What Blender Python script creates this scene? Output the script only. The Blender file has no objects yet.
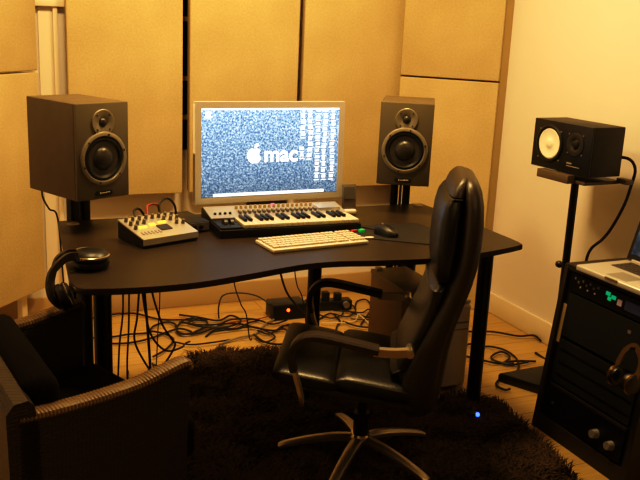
import bpy, bmesh, math, random
from mathutils import Vector, Matrix, noise
import numpy as np
R = random.Random(7)
C = bpy.context.scene.collection
PI = math.pi
def V(*a): return Vector(a)

# ------------------------------------------------------------------ materials
def mat(name, col, rough=.6, metal=0., bump=None, var=None, emit=None, spec=.5, coat=0., sheen=0.):
    m = bpy.data.materials.new(name); m.use_nodes = True
    nt = m.node_tree; b = nt.nodes['Principled BSDF']
    b.inputs['Base Color'].default_value = (*col, 1)
    b.inputs['Roughness'].default_value = rough
    b.inputs['Metallic'].default_value = metal
    b.inputs['Specular IOR Level'].default_value = spec
    b.inputs['Coat Weight'].default_value = coat
    b.inputs['Sheen Weight'].default_value = sheen
    tc = nt.nodes.new('ShaderNodeTexCoord')
    if var:                                   # (scale, amount)
        n = nt.nodes.new('ShaderNodeTexNoise'); n.inputs['Scale'].default_value = var[0]; n.inputs['Detail'].default_value = 5
        mx = nt.nodes.new('ShaderNodeMix'); mx.data_type = 'RGBA'
        k = var[1]
        mx.inputs[6].default_value = (*[c*(1-k) for c in col], 1); mx.inputs[7].default_value = (*[min(1, c*(1+k)) for c in col], 1)
        nt.links.new(tc.outputs['Object'], n.inputs['Vector']); nt.links.new(n.outputs['Fac'], mx.inputs[0])
        nt.links.new(mx.outputs[2], b.inputs['Base Color'])
    if bump:                                  # (scale, strength, distance)
        n = nt.nodes.new('ShaderNodeTexNoise'); n.inputs['Scale'].default_value = bump[0]; n.inputs['Detail'].default_value = 3
        bp = nt.nodes.new('ShaderNodeBump'); bp.inputs['Strength'].default_value = bump[1]; bp.inputs['Distance'].default_value = bump[2]
        nt.links.new(tc.outputs['Object'], n.inputs['Vector']); nt.links.new(n.outputs['Fac'], bp.inputs['Height'])
        nt.links.new(bp.outputs['Normal'], b.inputs['Normal'])
    if emit:
        b.inputs['Emission Color'].default_value = (*emit[0], 1); b.inputs['Emission Strength'].default_value = emit[1]
    return m

M = {}
M['plaster'] = mat('plaster', (.80,.755,.70), .8, bump=(60, .08, .004), var=(2.5, .03))
M['ceiling'] = mat('ceiling_paint', (.8, .76, .68), .9)
M['trim'] = mat('white_trim', (.82,.74,.60), .5)
M['cabinet_wood'] = mat('brown_board', (.33, .22, .11), .5, var=(6, .2))
M['cabinet_top'] = mat('grey_top', (.33, .27, .19), .5)
M['desk'] = mat('desk_laminate', (.036,.024,.012), .42, bump=(300, .1, .001), var=(14, .2), spec=.35)
M['black_metal'] = mat('black_metal', (.005,.005,.005), .38, .0)
M['black_plastic'] = mat('black_plastic', (.012, .012, .012), .4)
M['black_matte'] = mat('black_matte', (.003,.003,.003), .8)
M['rubber'] = mat('cable_rubber', (.012, .010, .009), .5)
M['grey_cable'] = mat('grey_cable', (.25, .22, .18), .5)
M['red_cable'] = mat('red_cable', (.30, .03, .015), .5)
M['speaker_veneer'] = mat('speaker_veneer', (.115,.085,.048), .5, var=(20, .2))
M['speaker_front'] = mat('speaker_front', (.115,.095,.062), .45)
M['speaker_ring'] = mat('speaker_ring', (.26,.23,.17), .4, .3)
M['cone'] = mat('speaker_cone', (.05,.042,.03), .5)
M['dust_cap'] = mat('dust_cap', (.035,.03,.023), .35)
M['ns_black'] = mat('near_field_black', (.014,.010,.007), .5, var=(25, .3))
M['white_cone'] = mat('white_cone', (.85, .80, .66), .7)
M['alu'] = mat('aluminium', (.62, .60, .56), .38, .75)
M['silver_paint'] = mat('silver_paint', (.40,.38,.34), .4, .35)
M['bezel'] = mat('monitor_bezel', (.66, .62, .55), .42, .2)
M['ivory'] = mat('ivory_plastic', (.62,.57,.46), .35)
M['white_plastic'] = mat('white_plastic', (.66,.62,.54), .4)
M['chrome'] = mat('chrome', (.62, .58, .52), .16, 1.)
M['base_metal'] = mat('brushed_base_metal', (.55, .47, .36), .38, .9)
M['bolt'] = mat('bolt_metal', (.55, .5, .42), .3, 1.)
M['leather'] = mat('black_leather', (.009,.0065,.0045), .36, bump=(120, .25, .003), spec=.6)
M['leather_brown'] = mat('dark_brown_leather', (.030,.019,.011), .42, bump=(120, .25, .003), spec=.6)
M['cushion'] = mat('dark_cushion', (.0075,.005,.0035), .95, bump=(220, .4, .003), spec=.1)
M['gold'] = mat('gold_metal', (.38,.24,.10), .28, 1.)
M['tag'] = mat('yellowed_tape', (.40, .30, .12), .7)
M['laptop_alu'] = mat('laptop_alu', (.72, .70, .66), .42, .5)
M['key_grey'] = mat('key_grey', (.16, .14, .12), .5)
M['g5'] = mat('tower_aluminium', (.62, .57, .48), .45, .15)
M['rack_wood'] = mat('rack_board', (.030,.021,.013), .45, var=(12, .3))
M['led_green'] = mat('led_green', (.0, .25, .12), .5, emit=((.0, .55, .25), .55))
M['led_red'] = mat('led_red', (.6, .05, .01), .5, emit=((1., .09, .01), 5))
M['led_blue'] = mat('led_blue', (.02, .05, .6), .5, emit=((.06, .14, 1.), 3.5))
M['led_yellow'] = mat('led_yellow', (.8, .6, .05), .5, emit=((1., .70, .08), 1.1))
M['lcd'] = mat('lcd_dark', (.03, .03, .05), .3, emit=((.10, .12, .25), .05))
M['pinkish'] = mat('lcd_pink', (.45, .32, .30), .5, emit=((.5, .35, .3), .12))
M['screen_white'] = mat('screen_white', (.6, .6, .6), .5, emit=((.92, .96, 1.), 1.25))
M['icon_white'] = mat('icon_white', (.6, .6, .6), .5, emit=((.80, .92, 1.), 1.15))
M['badge_text'] = mat('badge_text', (.75, .70, .6), .4)
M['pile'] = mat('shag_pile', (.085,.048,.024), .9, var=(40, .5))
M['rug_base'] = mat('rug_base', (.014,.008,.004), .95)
M['beige_disc'] = mat('beige_disc', (.45, .36, .25), .5)
M['green_plastic'] = mat('green_plastic', (.02, .45, .12), .4, emit=((.0, .5, .1), .25))
M['red_plastic'] = mat('red_plastic', (.5, .06, .03), .4)

def floor_mat():
    m = bpy.data.materials.new('pine_floor'); m.use_nodes = True
    nt = m.node_tree; b = nt.nodes['Principled BSDF']; b.inputs['Roughness'].default_value = .42
    tc = nt.nodes.new('ShaderNodeTexCoord')
    br = nt.nodes.new('ShaderNodeTexBrick'); br.inputs['Scale'].default_value = 1
    br.inputs['Color1'].default_value = (.58, .40, .14, 1); br.inputs['Color2'].default_value = (.52, .35, .118, 1)
    br.inputs['Mortar'].default_value = (.22, .13, .06, 1); br.inputs['Mortar Size'].default_value = .0018
    br.inputs['Brick Width'].default_value = 2.4; br.inputs['Row Height'].default_value = .14; br.offset = .37
    nt.links.new(tc.outputs['Object'], br.inputs['Vector'])
    mp = nt.nodes.new('ShaderNodeMapping'); mp.inputs['Scale'].default_value = (2.5, 40, 1)
    n = nt.nodes.new('ShaderNodeTexNoise'); n.inputs['Scale'].default_value = 1.6; n.inputs['Detail'].default_value = 6
    nt.links.new(tc.outputs['Object'], mp.inputs['Vector']); nt.links.new(mp.outputs['Vector'], n.inputs['Vector'])
    mx = nt.nodes.new('ShaderNodeMix'); mx.data_type = 'RGBA'; mx.blend_type = 'MULTIPLY'; mx.inputs[0].default_value = .35
    cr = nt.nodes.new('ShaderNodeValToRGB'); cr.color_ramp.elements[0].position = .3; cr.color_ramp.elements[1].position = .7
    cr.color_ramp.elements[0].color = (.5, .4, .3, 1)
    nt.links.new(n.outputs['Fac'], cr.inputs[0]); nt.links.new(br.outputs['Color'], mx.inputs[6]); nt.links.new(cr.outputs['Color'], mx.inputs[7])
    nt.links.new(mx.outputs[2], b.inputs['Base Color'])
    return m
M['floor'] = floor_mat()

def fabric_mat():
    m = bpy.data.materials.new('panel_fabric'); m.use_nodes = True
    nt = m.node_tree; b = nt.nodes['Principled BSDF']; b.inputs['Roughness'].default_value = .9
    b.inputs['Specular IOR Level'].default_value = .15
    tc = nt.nodes.new('ShaderNodeTexCoord')
    n = nt.nodes.new('ShaderNodeTexNoise'); n.inputs['Scale'].default_value = 110; n.inputs['Detail'].default_value = 4
    n2 = nt.nodes.new('ShaderNodeTexNoise'); n2.inputs['Scale'].default_value = 3.5; n2.inputs['Detail'].default_value = 3
    ad = nt.nodes.new('ShaderNodeMath'); ad.operation = 'ADD'
    nt.links.new(tc.outputs['Object'], n.inputs['Vector']); nt.links.new(tc.outputs['Object'], n2.inputs['Vector'])
    nt.links.new(n.outputs['Fac'], ad.inputs[0]); nt.links.new(n2.outputs['Fac'], ad.inputs[1])
    cr = nt.nodes.new('ShaderNodeValToRGB')
    cr.color_ramp.elements[0].position = .7; cr.color_ramp.elements[1].position = 1.3
    cr.color_ramp.elements[0].color = (.50, .40, .215, 1); cr.color_ramp.elements[1].color = (.62, .505, .285, 1)
    mr = nt.nodes.new('ShaderNodeMath'); mr.operation = 'MULTIPLY'; mr.inputs[1].default_value = .5
    cr.color_ramp.elements[0].position = .36; cr.color_ramp.elements[1].position = .64
    nt.links.new(ad.outputs[0], mr.inputs[0]); nt.links.new(mr.outputs[0], cr.inputs[0]); nt.links.new(cr.outputs['Color'], b.inputs['Base Color'])
    bp = nt.nodes.new('ShaderNodeBump'); bp.inputs['Strength'].default_value = .2; bp.inputs['Distance'].default_value = .002
    nt.links.new(n.outputs['Fac'], bp.inputs['Height']); nt.links.new(bp.outputs['Normal'], b.inputs['Normal'])
    return m
M['fabric'] = fabric_mat()

def wicker_mat():
    m = bpy.data.materials.new('wicker_weave'); m.use_nodes = True
    nt = m.node_tree; b = nt.nodes['Principled BSDF']; b.inputs['Roughness'].default_value = .45
    tc = nt.nodes.new('ShaderNodeTexCoord')
    br = nt.nodes.new('ShaderNodeTexBrick'); br.inputs['Scale'].default_value = 1
    br.inputs['Brick Width'].default_value = .022; br.inputs['Row Height'].default_value = .009
    br.inputs['Mortar Size'].default_value = .0016; br.inputs['Mortar Smooth'].default_value = 1.
    br.inputs['Color1'].default_value = (.042, .026, .014, 1); br.inputs['Color2'].default_value = (.030, .019, .010, 1)
    br.inputs['Mortar'].default_value = (.003, .002, .0015, 1)
    # lay the weave on the upright panels: u = x + y, v = z
    sx = nt.nodes.new('ShaderNodeSeparateXYZ'); cx = nt.nodes.new('ShaderNodeCombineXYZ'); ad = nt.nodes.new('ShaderNodeMath'); ad.operation = 'ADD'
    nt.links.new(tc.outputs['Object'], sx.inputs[0]); nt.links.new(sx.outputs[0], ad.inputs[0]); nt.links.new(sx.outputs[1], ad.inputs[1])
    nt.links.new(ad.outputs[0], cx.inputs[0]); nt.links.new(sx.outputs[2], cx.inputs[1]); nt.links.new(cx.outputs[0], br.inputs['Vector'])
    nt.links.new(br.outputs['Color'], b.inputs['Base Color'])
    bp = nt.nodes.new('ShaderNodeBump'); bp.inputs['Strength'].default_value = .9; bp.inputs['Distance'].default_value = .004; bp.invert = True
    nt.links.new(br.outputs['Fac'], bp.inputs['Height']); nt.links.new(bp.outputs['Normal'], b.inputs['Normal'])
    return m
M['wicker'] = wicker_mat()
M['wicker_rim'] = mat('wicker_rim', (.15,.09,.035), .42, var=(60, .35))

def screen_mat(name, scale, bright):
    m = bpy.data.materials.new(name); m.use_nodes = True
    nt = m.node_tree; b = nt.nodes['Principled BSDF']; b.inputs['Base Color'].default_value = (.01, .01, .012, 1); b.inputs['Roughness'].default_value = .3
    tc = nt.nodes.new('ShaderNodeTexCoord')
    n = nt.nodes.new('ShaderNodeTexNoise'); n.inputs['Scale'].default_value = scale; n.inputs['Detail'].default_value = 2; n.inputs['Roughness'].default_value = .7
    cr = nt.nodes.new('ShaderNodeValToRGB'); e = cr.color_ramp.elements
    e[0].position = .34; e[0].color = (.05, .11, .24, 1); e[1].position = .68; e[1].color = (.70, .88, 1., 1)
    x = cr.color_ramp.elements.new(.5); x.color = (.20, .33, .52, 1)
    nt.links.new(tc.outputs['Object'], n.inputs['Vector']); nt.links.new(n.outputs['Fac'], cr.inputs[0])
    # the picture on the screen is a glow: paler at the top middle, darker at the foot
    gr = nt.nodes.new('ShaderNodeSeparateXYZ'); nt.links.new(tc.outputs['Object'], gr.inputs[0])
    mr = nt.nodes.new('ShaderNodeMapRange'); mr.inputs[1].default_value = 0; mr.inputs[2].default_value = .4; mr.inputs[3].default_value = .55; mr.inputs[4].default_value = 1.9
    nt.links.new(gr.outputs[2], mr.inputs[0])
    ml = nt.nodes.new('ShaderNodeMath'); ml.operation = 'MULTIPLY'; ml.inputs[1].default_value = bright
    nt.links.new(mr.outputs[0], ml.inputs[0]); nt.links.new(ml.outputs[0], b.inputs['Emission Strength'])
    nt.links.new(cr.outputs['Color'], b.inputs['Emission Color'])
    return m
M['screen'] = screen_mat('monitor_picture', 140, 1.05)
M['laptop_screen'] = screen_mat('laptop_picture', 22, .12)

# ------------------------------------------------------------------ mesh helper
class MB:
    def __init__(self): self.bm = bmesh.new()
    def box(self, c, s, rot=None, bev=0, seg=2):
        g = bmesh.ops.create_cube(self.bm, size=1)
        m = Matrix.Translation(Vector(c)) @ (rot.to_4x4() if rot else Matrix.Identity(4)) @ Matrix.Diagonal((s[0], s[1], s[2], 1))
        bmesh.ops.transform(self.bm, matrix=m, verts=g['verts'])
        if bev:
            es = list({e for v in g['verts'] for e in v.link_edges})
            bmesh.ops.bevel(self.bm, geom=es, offset=bev, segments=seg, affect='EDGES', profile=.5)
        return self
    def bounds(self, a, b, bev=0, seg=2):
        return self.box([(p+q)/2 for p, q in zip(a, b)], [abs(q-p) for p, q in zip(a, b)], None, bev, seg)
    def cyl(self, a, b, r, r2=None, n=20, caps=True):
        a, b = Vector(a), Vector(b); d = b-a
        r2 = r if r2 is None else r2
        q = d.to_track_quat('Z', 'Y').to_matrix().to_4x4()
        bmesh.ops.create_cone(self.bm, cap_ends=caps, segments=n, radius1=r, radius2=r2, depth=d.length, matrix=Matrix.Translation((a+b)/2) @ q)
        return self
    def sphere(self, c, r, s=(1, 1, 1), n=16):
        bmesh.ops.create_uvsphere(self.bm, u_segments=n, v_segments=max(6, n//2), radius=r, matrix=Matrix.Translation(Vector(c)) @ Matrix.Diagonal((*s, 1)))
        return self
    def lathe(self, prof, mtx=None, n=40):       # prof: [(r, z)], axis z
        mtx = mtx or Matrix.Identity(4)
        rings = []
        for r, z in prof:
            if r < 1e-5: rings.append([self.bm.verts.new(mtx @ Vector((0, 0, z)))])
            else: rings.append([self.bm.verts.new(mtx @ Vector((r*math.cos(2*PI*i/n), r*math.sin(2*PI*i/n), z))) for i in range(n)])
        for p, q in zip(rings, rings[1:]):
            for i in range(n):
                j = (i+1) % n
                if len(p) == 1 and len(q) == 1: continue
                if len(p) == 1: self.bm.faces.new((p[0], q[i], q[j]))
                elif len(q) == 1: self.bm.faces.new((p[i], p[j], q[0]))
                else: self.bm.faces.new((p[i], p[j], q[j], q[i]))
        return self
    def loft(self, rings, closed=True, caps=True):
        vs = [[self.bm.verts.new(Vector(p)) for p in r] for r in rings]
        n = len(vs[0])
        for a, b in zip(vs, vs[1:]):
            for i in range(n if closed else n-1):
                j = (i+1) % n
                self.bm.faces.new((a[i], a[j], b[j], b[i]))
        if caps:
            self.bm.faces.new(vs[0][::-1]); self.bm.faces.new(vs[-1])
        return self
    def sweep(self, path, sect, up=(0, 0, 1), scale=None, closed=False):
        """sect: list of (side, normal) offsets carried along the path"""
        P = [Vector(p) for p in path]; rings = []
        upv = Vector(up)
        prev = None
        for i, p in enumerate(P):
            if closed: t = (P[(i+1) % len(P)]-P[i-1])
            else: t = (P[min(i+1, len(P)-1)]-P[max(i-1, 0)])
            t.normalize()
            if prev is None:
                s = t.cross(upv)
                if s.length < 1e-3: s = t.cross(Vector((1, 0, 0)))
            else:
                s = prev - t*prev.dot(t)
                if s.length < 1e-4: s = t.cross(upv)
            s.normalize(); prev = s; u = s.cross(t)
            k = scale[i] if scale else 1
            rings.append([p + s*a*k + u*b*k for a, b in sect])
        if closed:
            rings.append(rings[0])
            self.loft(rings, True, False); bmesh.ops.remove_doubles(self.bm, verts=self.bm.verts, dist=1e-6)
        else: self.loft(rings, True, True)
        return self
    def tube(self, path, r, n=8, closed=False, scale=None):
        return self.sweep(path, [(r*math.cos(2*PI*i/n), r*math.sin(2*PI*i/n)) for i in range(n)], scale=scale, closed=closed)
    def prism(self, poly, z0, z1, mtx=None, bev=0):
        mtx = mtx or Matrix.Identity(4)
        a = [self.bm.verts.new(mtx @ Vector((x, y, z0))) for x, y in poly]
        b = [self.bm.verts.new(mtx @ Vector((x, y, z1))) for x, y in poly]
        n = len(poly); fs = [self.bm.faces.new(a[::-1]), self.bm.faces.new(b)]
        for i in range(n):
            j = (i+1) % n; fs.append(self.bm.faces.new((a[i], a[j], b[j], b[i])))
        if bev:
            es = [e for f in fs[:2] for e in f.edges]
            bmesh.ops.bevel(self.bm, geom=es, offset=bev, segments=2, affect='EDGES', profile=.5)
        return self
    def build(self, name, m, parent=None, loc=None, rot=None, ang=38):
        bm = self.bm
        bmesh.ops.recalc_face_normals(bm, faces=bm.faces)
        lim = math.radians(ang)
        for f in bm.faces: f.smooth = True
        for e in bm.edges:
            if len(e.link_faces) == 2 and e.calc_face_angle(0) > lim: e.smooth = False
        me = bpy.data.meshes.new(name); bm.to_mesh(me); bm.free()
        me.materials.append(m if not isinstance(m, str) else M[m])
        o = bpy.data.objects.new(name, me); C.objects.link(o)
        if parent: o.parent = parent
        if loc is not None: o.location = loc
        if rot is not None: o.rotation_euler = rot
        return o

def smooth_path(pts, k=6):
    P = [Vector(p) for p in pts]; out = []
    for i in range(len(P)-1):
        p0 = P[max(i-1, 0)]; p1 = P[i]; p2 = P[i+1]; p3 = P[min(i+2, len(P)-1)]
        for j in range(k):
            t = j/k; t2 = t*t; t3 = t2*t
            out.append(.5*((2*p1)+(p2-p0)*t+(2*p0-5*p1+4*p2-p3)*t2+(3*p1-p0-3*p2+p3)*t3))
    out.append(P[-1]); return out

def thing(name, label, cat, loc=(0, 0, 0), rz=0, group=None):
    o = bpy.data.objects.new(name, None); C.objects.link(o); o.empty_display_size = .1
    o.location = loc; o.rotation_euler = (0, 0, rz); return tag(o, label, cat, group)
def tag(o, label, cat, group=None):
    o['label'] = label; o['category'] = cat
    if group: o['group'] = group
    return o
def struct(name, mb, m):
    o = mb.build(name, m); o['kind'] = 'structure'; return o
def dup(root, loc, rz, label, group=None):
    r = root.copy(); C.objects.link(r); r.location = loc; r.rotation_euler = (0, 0, rz); r['label'] = label
    if group: r['group'] = group
    for ch in list(root.children):
        c = ch.copy(); C.objects.link(c); c.parent = r
        for g in ch.children:
            d = g.copy(); C.objects.link(d); d.parent = c
    return r
RX = Matrix.Rotation(PI/2, 4, 'X')               # lathe axis z -> -y (towards the viewer of a front face)
def front(x, y, z): return Matrix.Translation((x, y, z)) @ RX

# ------------------------------------------------------------------ room
XL, XR, YB, YF, ZC = -.62, 2.73, 4.37, -1.0, 2.62
struct('floor', MB().bounds((XL-.1, YF-.1, -.1), (XR+.1, YB+.1, 0)), 'floor')
struct('ceiling', MB().bounds((XL-.1, YF-.1, ZC), (XR+.1, YB+.1, ZC+.1)), 'ceiling')
# back wall with the window opening behind the panels
WX0, WX1, WZ0, WZ1 = .72, 1.72, .80, 2.1
b = MB()
b.bounds((XL-.1, YB, 0), (WX0, YB+.1, ZC)); b.bounds((WX1, YB, 0), (XR+.1, YB+.1, ZC))
b.bounds((WX0, YB, 0), (WX1, YB+.1, WZ0)); b.bounds((WX0, YB, WZ1), (WX1, YB+.1, ZC))
struct('wall_back', b, 'plaster')
struct('wall_right', MB().bounds((XR, YF, 0), (XR+.1, YB, ZC)), 'plaster')
struct('wall_left', MB().bounds((XL-.1, YF, 0), (XL, YB, ZC)), 'plaster')
struct('wall_front', MB().bounds((XL-.1, YF-.1, 0), (XR+.1, YF, ZC)), mat('dark_front_wall', (.22, .17, .12), .8))
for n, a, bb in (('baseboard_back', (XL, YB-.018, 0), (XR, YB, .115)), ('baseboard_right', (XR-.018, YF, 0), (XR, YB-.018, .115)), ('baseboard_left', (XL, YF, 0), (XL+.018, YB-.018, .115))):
    struct(n, MB().bounds(a, bb, .005), mat('skirting_brown', (.50, .36, .19), .5) if n.endswith('back') else 'trim')  # back skirting in a darker brown than the other two
# cream casing and ledge at the left of the wall panels
b = MB(); b.bounds((.475, YB-.03, .115), (.497, YB, 1.55), .004); b.bounds((.41, YB-.012, .115), (.475, YB, 1.55)); struct('trim_1', b, 'trim')
struct('trim_2', MB().bounds((.33, YB-.045, 1.55), (.72, YB, 1.60), .006), 'trim')
w = bpy.data.objects.new('window_1', None); C.objects.link(w); w.location = ((WX0+WX1)/2, YB, WZ0); w['kind'] = 'structure'
hw, hh = (WX1-WX0)/2, WZ1-WZ0
b = MB()
for s in (-1, 1): b.bounds((s*hw-(.05 if s > 0 else 0), .02, 0), (s*hw+(.05 if s < 0 else 0), .09, hh))
b.bounds((-hw, .02, 0), (hw, .09, .05)); b.bounds((-hw, .02, hh-.05), (hw, .09, hh))
b.build('window_frame', 'trim', w)
for z in (.222, .421, .719):
    MB().bounds((-hw+.05, .03, z-.011), (hw-.05, .06, z+.011)).build('glazing_bar', mat('dim_bar', (.6, .45, .2), .6), w)
gm = mat('night_glass', (.012, .014, .022), .12)
MB().bounds((-hw+.05, .062, .05), (hw-.05, .07, hh-.05)).build('pane', gm, w)

struct('corner_shade_strip', MB().bounds((2.682, 3.865, .115), (XR, 3.90, ZC)), mat('corner_shade_brown', (.42, .31, .15), .8))  # added filler strip, its brown paints the shading between trap edge and wall
# ------------------------------------------------------------------ acoustic panels
def panel(wd, ht, loc, rz, label, group):
    t = thing('acoustic_panel', label, 'panel', loc, rz, group)
    th = .06
    b = MB(); b.bounds((-wd/2, 0, 0), (wd/2, th-.012, ht), .006, 3); b.build('fabric_cover', 'fabric', t)
    b = MB()
    for x in (-wd/2+.02, wd/2-.02): b.bounds((x-.018, th-.012, .004), (x+.018, th, ht-.004))
    for z in (.024, ht-.024): b.bounds((-wd/2+.038, th-.012, z-.018), (wd/2-.038, th, z+.018))
    b.build('wood_frame', mat('frame_pine', (.5, .35, .18), .6), t)
    return t
g1 = 'fabric panels on the back wall'
for x0, x1, lab in ((.527, 1.082, 'tall beige fabric panel on back wall behind the left loudspeaker and mixer'),
                    (1.118, 1.699, 'tall beige fabric panel on back wall directly behind the monitor'),
                    (1.727, 2.318, 'tall beige fabric panel on back wall between monitor and right loudspeaker')):
    panel(x1-x0, 1.5, ((x0+x1)/2, 4.27, .648), 0, lab, g1)
    # cleats that hold the panel off the wall belong to it
    t = C.objects[-1] if False else None
for o in [o for o in C.objects if o.name.startswith('acoustic_panel')]:
    MB().bounds((-.15, .06, .9), (.15, .10, .95)).build('wall_cleat', 'trim', o)
g2 = 'corner trap panels'
# right corner, 45 degrees: from (2.225,4.33) to (2.71,3.83)
def corner(ax, ay, bx, by, z0, z1, lab):
    wd = math.hypot(bx-ax, by-ay); rz = math.atan2(by-ay, bx-ax)
    panel(wd, z1-z0, ((ax+bx)/2, (ay+by)/2, z0), rz, lab, g2)
corner(2.287, 4.235, 2.668, 3.852, .0, 1.262, 'beige fabric corner trap, lower one, behind the right loudspeaker and leather chair')
corner(2.287, 4.235, 2.668, 3.852, 1.270, 2.3, 'beige fabric corner trap, upper one, in the right corner above the seam')
corner(-.12, 3.70, .395, 4.29, .19, 1.250, 'beige fabric corner trap in left corner, lower one beside the left loudspeaker')
corner(-.12, 3.70, .395, 4.29, 1.258, 2.3, 'beige fabric corner trap in left corner, upper one above the seam')
for o in [o for o in C.objects if o.get('group') == g2]:
    if o.location.x < 1 and o.location.z < 1:
        b = MB()
        for x in (-.3, .3): b.bounds((x-.02, .062, -.19), (x+.02, .09, .9))
        b.build('support_post', 'trim', o)

# ------------------------------------------------------------------ desk
ZD = .755
D = thing('desk', 'large black curved studio desk carrying the monitor and keyboards', 'desk', (1.1, 2.9, 0))
ctrl = [(.36, 3.34), (.318, 2.763), (.306, 2.56), (.318, 2.485), (.378, 2.455), (.519, 2.437), (.675, 2.444), (.851, 2.487), (.986, 2.527), (1.084, 2.548), (1.193, 2.548), (1.331, 2.523), (1.548, 2.50), (1.736, 2.522), (1.87, 2.555), (1.95, 2.585), (1.978, 2.63), (1.975, 2.98)]
ol = smooth_path([(x, y, 0) for x, y in ctrl], 4) + [V(1.965, 3.20, 0), V(1.955, 3.345, 0)]
poly = [(p.x-1.1, p.y-2.9) for p in ol]
MB().prism(poly, ZD-.02, ZD, bev=.003).build('desk_top', 'desk', D)
inner = [(x*.80, y*.50+.05) for x, y in poly]
MB().prism(inner, ZD-.045, ZD-.0205).build('under_frame', 'black_metal', D)
for x, y in ((.418, 2.68), (.432, 3.2), (1.382, 3.2), (1.942, 2.775), (1.862, 3.246)):
    lg = MB().cyl((x-1.1, y-2.9, .02), (x-1.1, y-2.9, ZD-.026), .029, n=24).build('leg', 'black_metal', D)
    MB().cyl((x-1.1, y-2.9, 0), (x-1.1, y-2.9, .02), .034, .031, n=24).build('foot', 'black_plastic', lg)
    MB().bounds((x-1.1-.045, y-2.9-.045, ZD-.026), (x-1.1+.045, y-2.9+.045, ZD-.0205)).build('mounting_plate', 'black_metal', lg)
for x, y in ((.408, 3.277), (1.915, 3.30)):
    g = MB().lathe([(0, ZD+.004), (.018, ZD+.004), (.022, ZD+.002), (.023, ZD)], Matrix.Translation((x-1.1, y-2.9, 0))).build('cable_grommet', 'beige_disc', D)
    g['label'] = 'beige round grommet cap'

# ------------------------------------------------------------------ loudspeakers on stands
def monitor_speaker(label, loc, rz):
    W, H, DP = .222, .346, .318
    t = thing('studio_loudspeaker', label, 'speaker', loc, rz, 'two-way studio loudspeakers')
    MB().bounds((-W/2, .014, 0), (W/2, DP, H), .004).build('cabinet', 'speaker_veneer', t)
    MB().bounds((-W/2, 0, 0), (W/2, .0135, H), .004).build('front_baffle', 'speaker_front', t)
    zc = .147
    wf = MB().lathe([(.097, 0), (.097, .006), (.093, .009), (.083, .009), (.080, .004), (.079, .0)], front(0, 0, zc)).build('woofer', 'speaker_ring', t)
    wf['label'] = 'round woofer in a pale grey ring'
    MB().lathe([(.0795, .001), (.076, .006), (.070, .007), (.064, .003), (.061, .001)], front(0, 0, zc)).build('surround', 'black_plastic', wf)
    MB().lathe([(.062, .0015), (.05, .0012), (.045, .0008), (.040, .0006)], front(0, 0, zc)).build('cone', 'cone', wf)
    MB().lathe([(.042, .0008), (.038, .008), (.029, .014), (.015, .018), (0, .019)], front(0, 0, zc)).build('dust_cap', 'dust_cap', wf)
    b = MB()
    for i in range(6):
        a = 2*PI*i/6+.3; b.cyl((.088*math.cos(a), -.009, zc+.088*math.sin(a)), (.088*math.cos(a), -.011, zc+.088*math.sin(a)), .0035, n=8)
    b.build('screw', 'black_plastic', wf)
    zt = .277
    tw = MB().lathe([(.047, 0), (.047, .004), (.045, .006), (.020, .005), (.016, .002)], front(0, 0, zt)).build('tweeter', 'speaker_ring', t)
    MB().lathe([(.0165, .002), (.014, .008), (.008, .012), (0, .013)], front(0, 0, zt), 24).build('dome', 'dust_cap', tw)
    b = MB()
    b.prism([(-.030, .236), (.030, .236), (.036, .252), (-.036, .252)], 0, .004, RX); b.build('plate_neck', 'speaker_ring', tw)
    b = MB()
    for i in range(4):
        a = 2*PI*i/4+PI/4; b.cyl((.036*math.cos(a), -.006, zt+.036*math.sin(a)), (.036*math.cos(a), -.0075, zt+.036*math.sin(a)), .003, n=8)
    b.build('screw', 'black_plastic', tw)
    pb = MB(); pts = []
    for i in range(24):
        a = 2*PI*i/24; pts.append((.028*(1 if math.cos(a) > 0 else -1)+.008*math.cos(a)+0, .021+.009*math.sin(a)))
    pb.prism(pts, 0, .003, RX); bd = pb.build('name_badge', 'black_plastic', t)
    lt = MB()
    for x0, x1, z0, z1 in ((-.018, -.014, .019, .026), (-.010, -.004, .021, .024), (-.001, .004, .021, .024), (.006, .011, .021, .025), (.013, .024, .022, .025)):
        lt.bounds((x0, -.0042, z0), (x1, -.003, z1))
    lt.build('badge_lettering', 'badge_text', bd)
    b = MB(); b.bounds((-.08, DP, .05), (.08, DP+.004, .3)); b.build('rear_panel', 'black_metal', t)
    return t
SL = monitor_speaker('dark two-way loudspeaker at the left end of the desk, turned inwards', (.5006, 3.1227, .882), .445)
SR = dup(SL, (1.7477, 3.154, .882), -.529, 'dark two-way loudspeaker to the right of the monitor, behind the leather chair')
def stand(loc, rz, label, reach):
    t = thing('speaker_stand', label, 'speaker stand', loc, rz, 'black loudspeaker stands')
    MB().bounds((-.10, -.08, 0), (.10, .11, .016), .004).build('base_plate', 'black_metal', t)
    for s in (-1, 1):
        MB().bounds((s*.027-.017, -.015, .016), (s*.027+.017, .02, .868), .004).build('upright', 'black_metal', t)
    MB().bounds((-.006, .004, .016), (.006, .012, .868)).build('cable_channel', 'speaker_ring', t)
    MB().bounds((-.09, -reach, .868), (.09, .03, .881), .003).build('top_plate', 'black_metal', t)
    return t
stand((.4445, 3.385, 0), .445, 'black twin-upright stand under the left loudspeaker', .20)
stand((1.873, 3.395, 0), -.529, 'black twin-upright stand under the right loudspeaker', .20)

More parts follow.
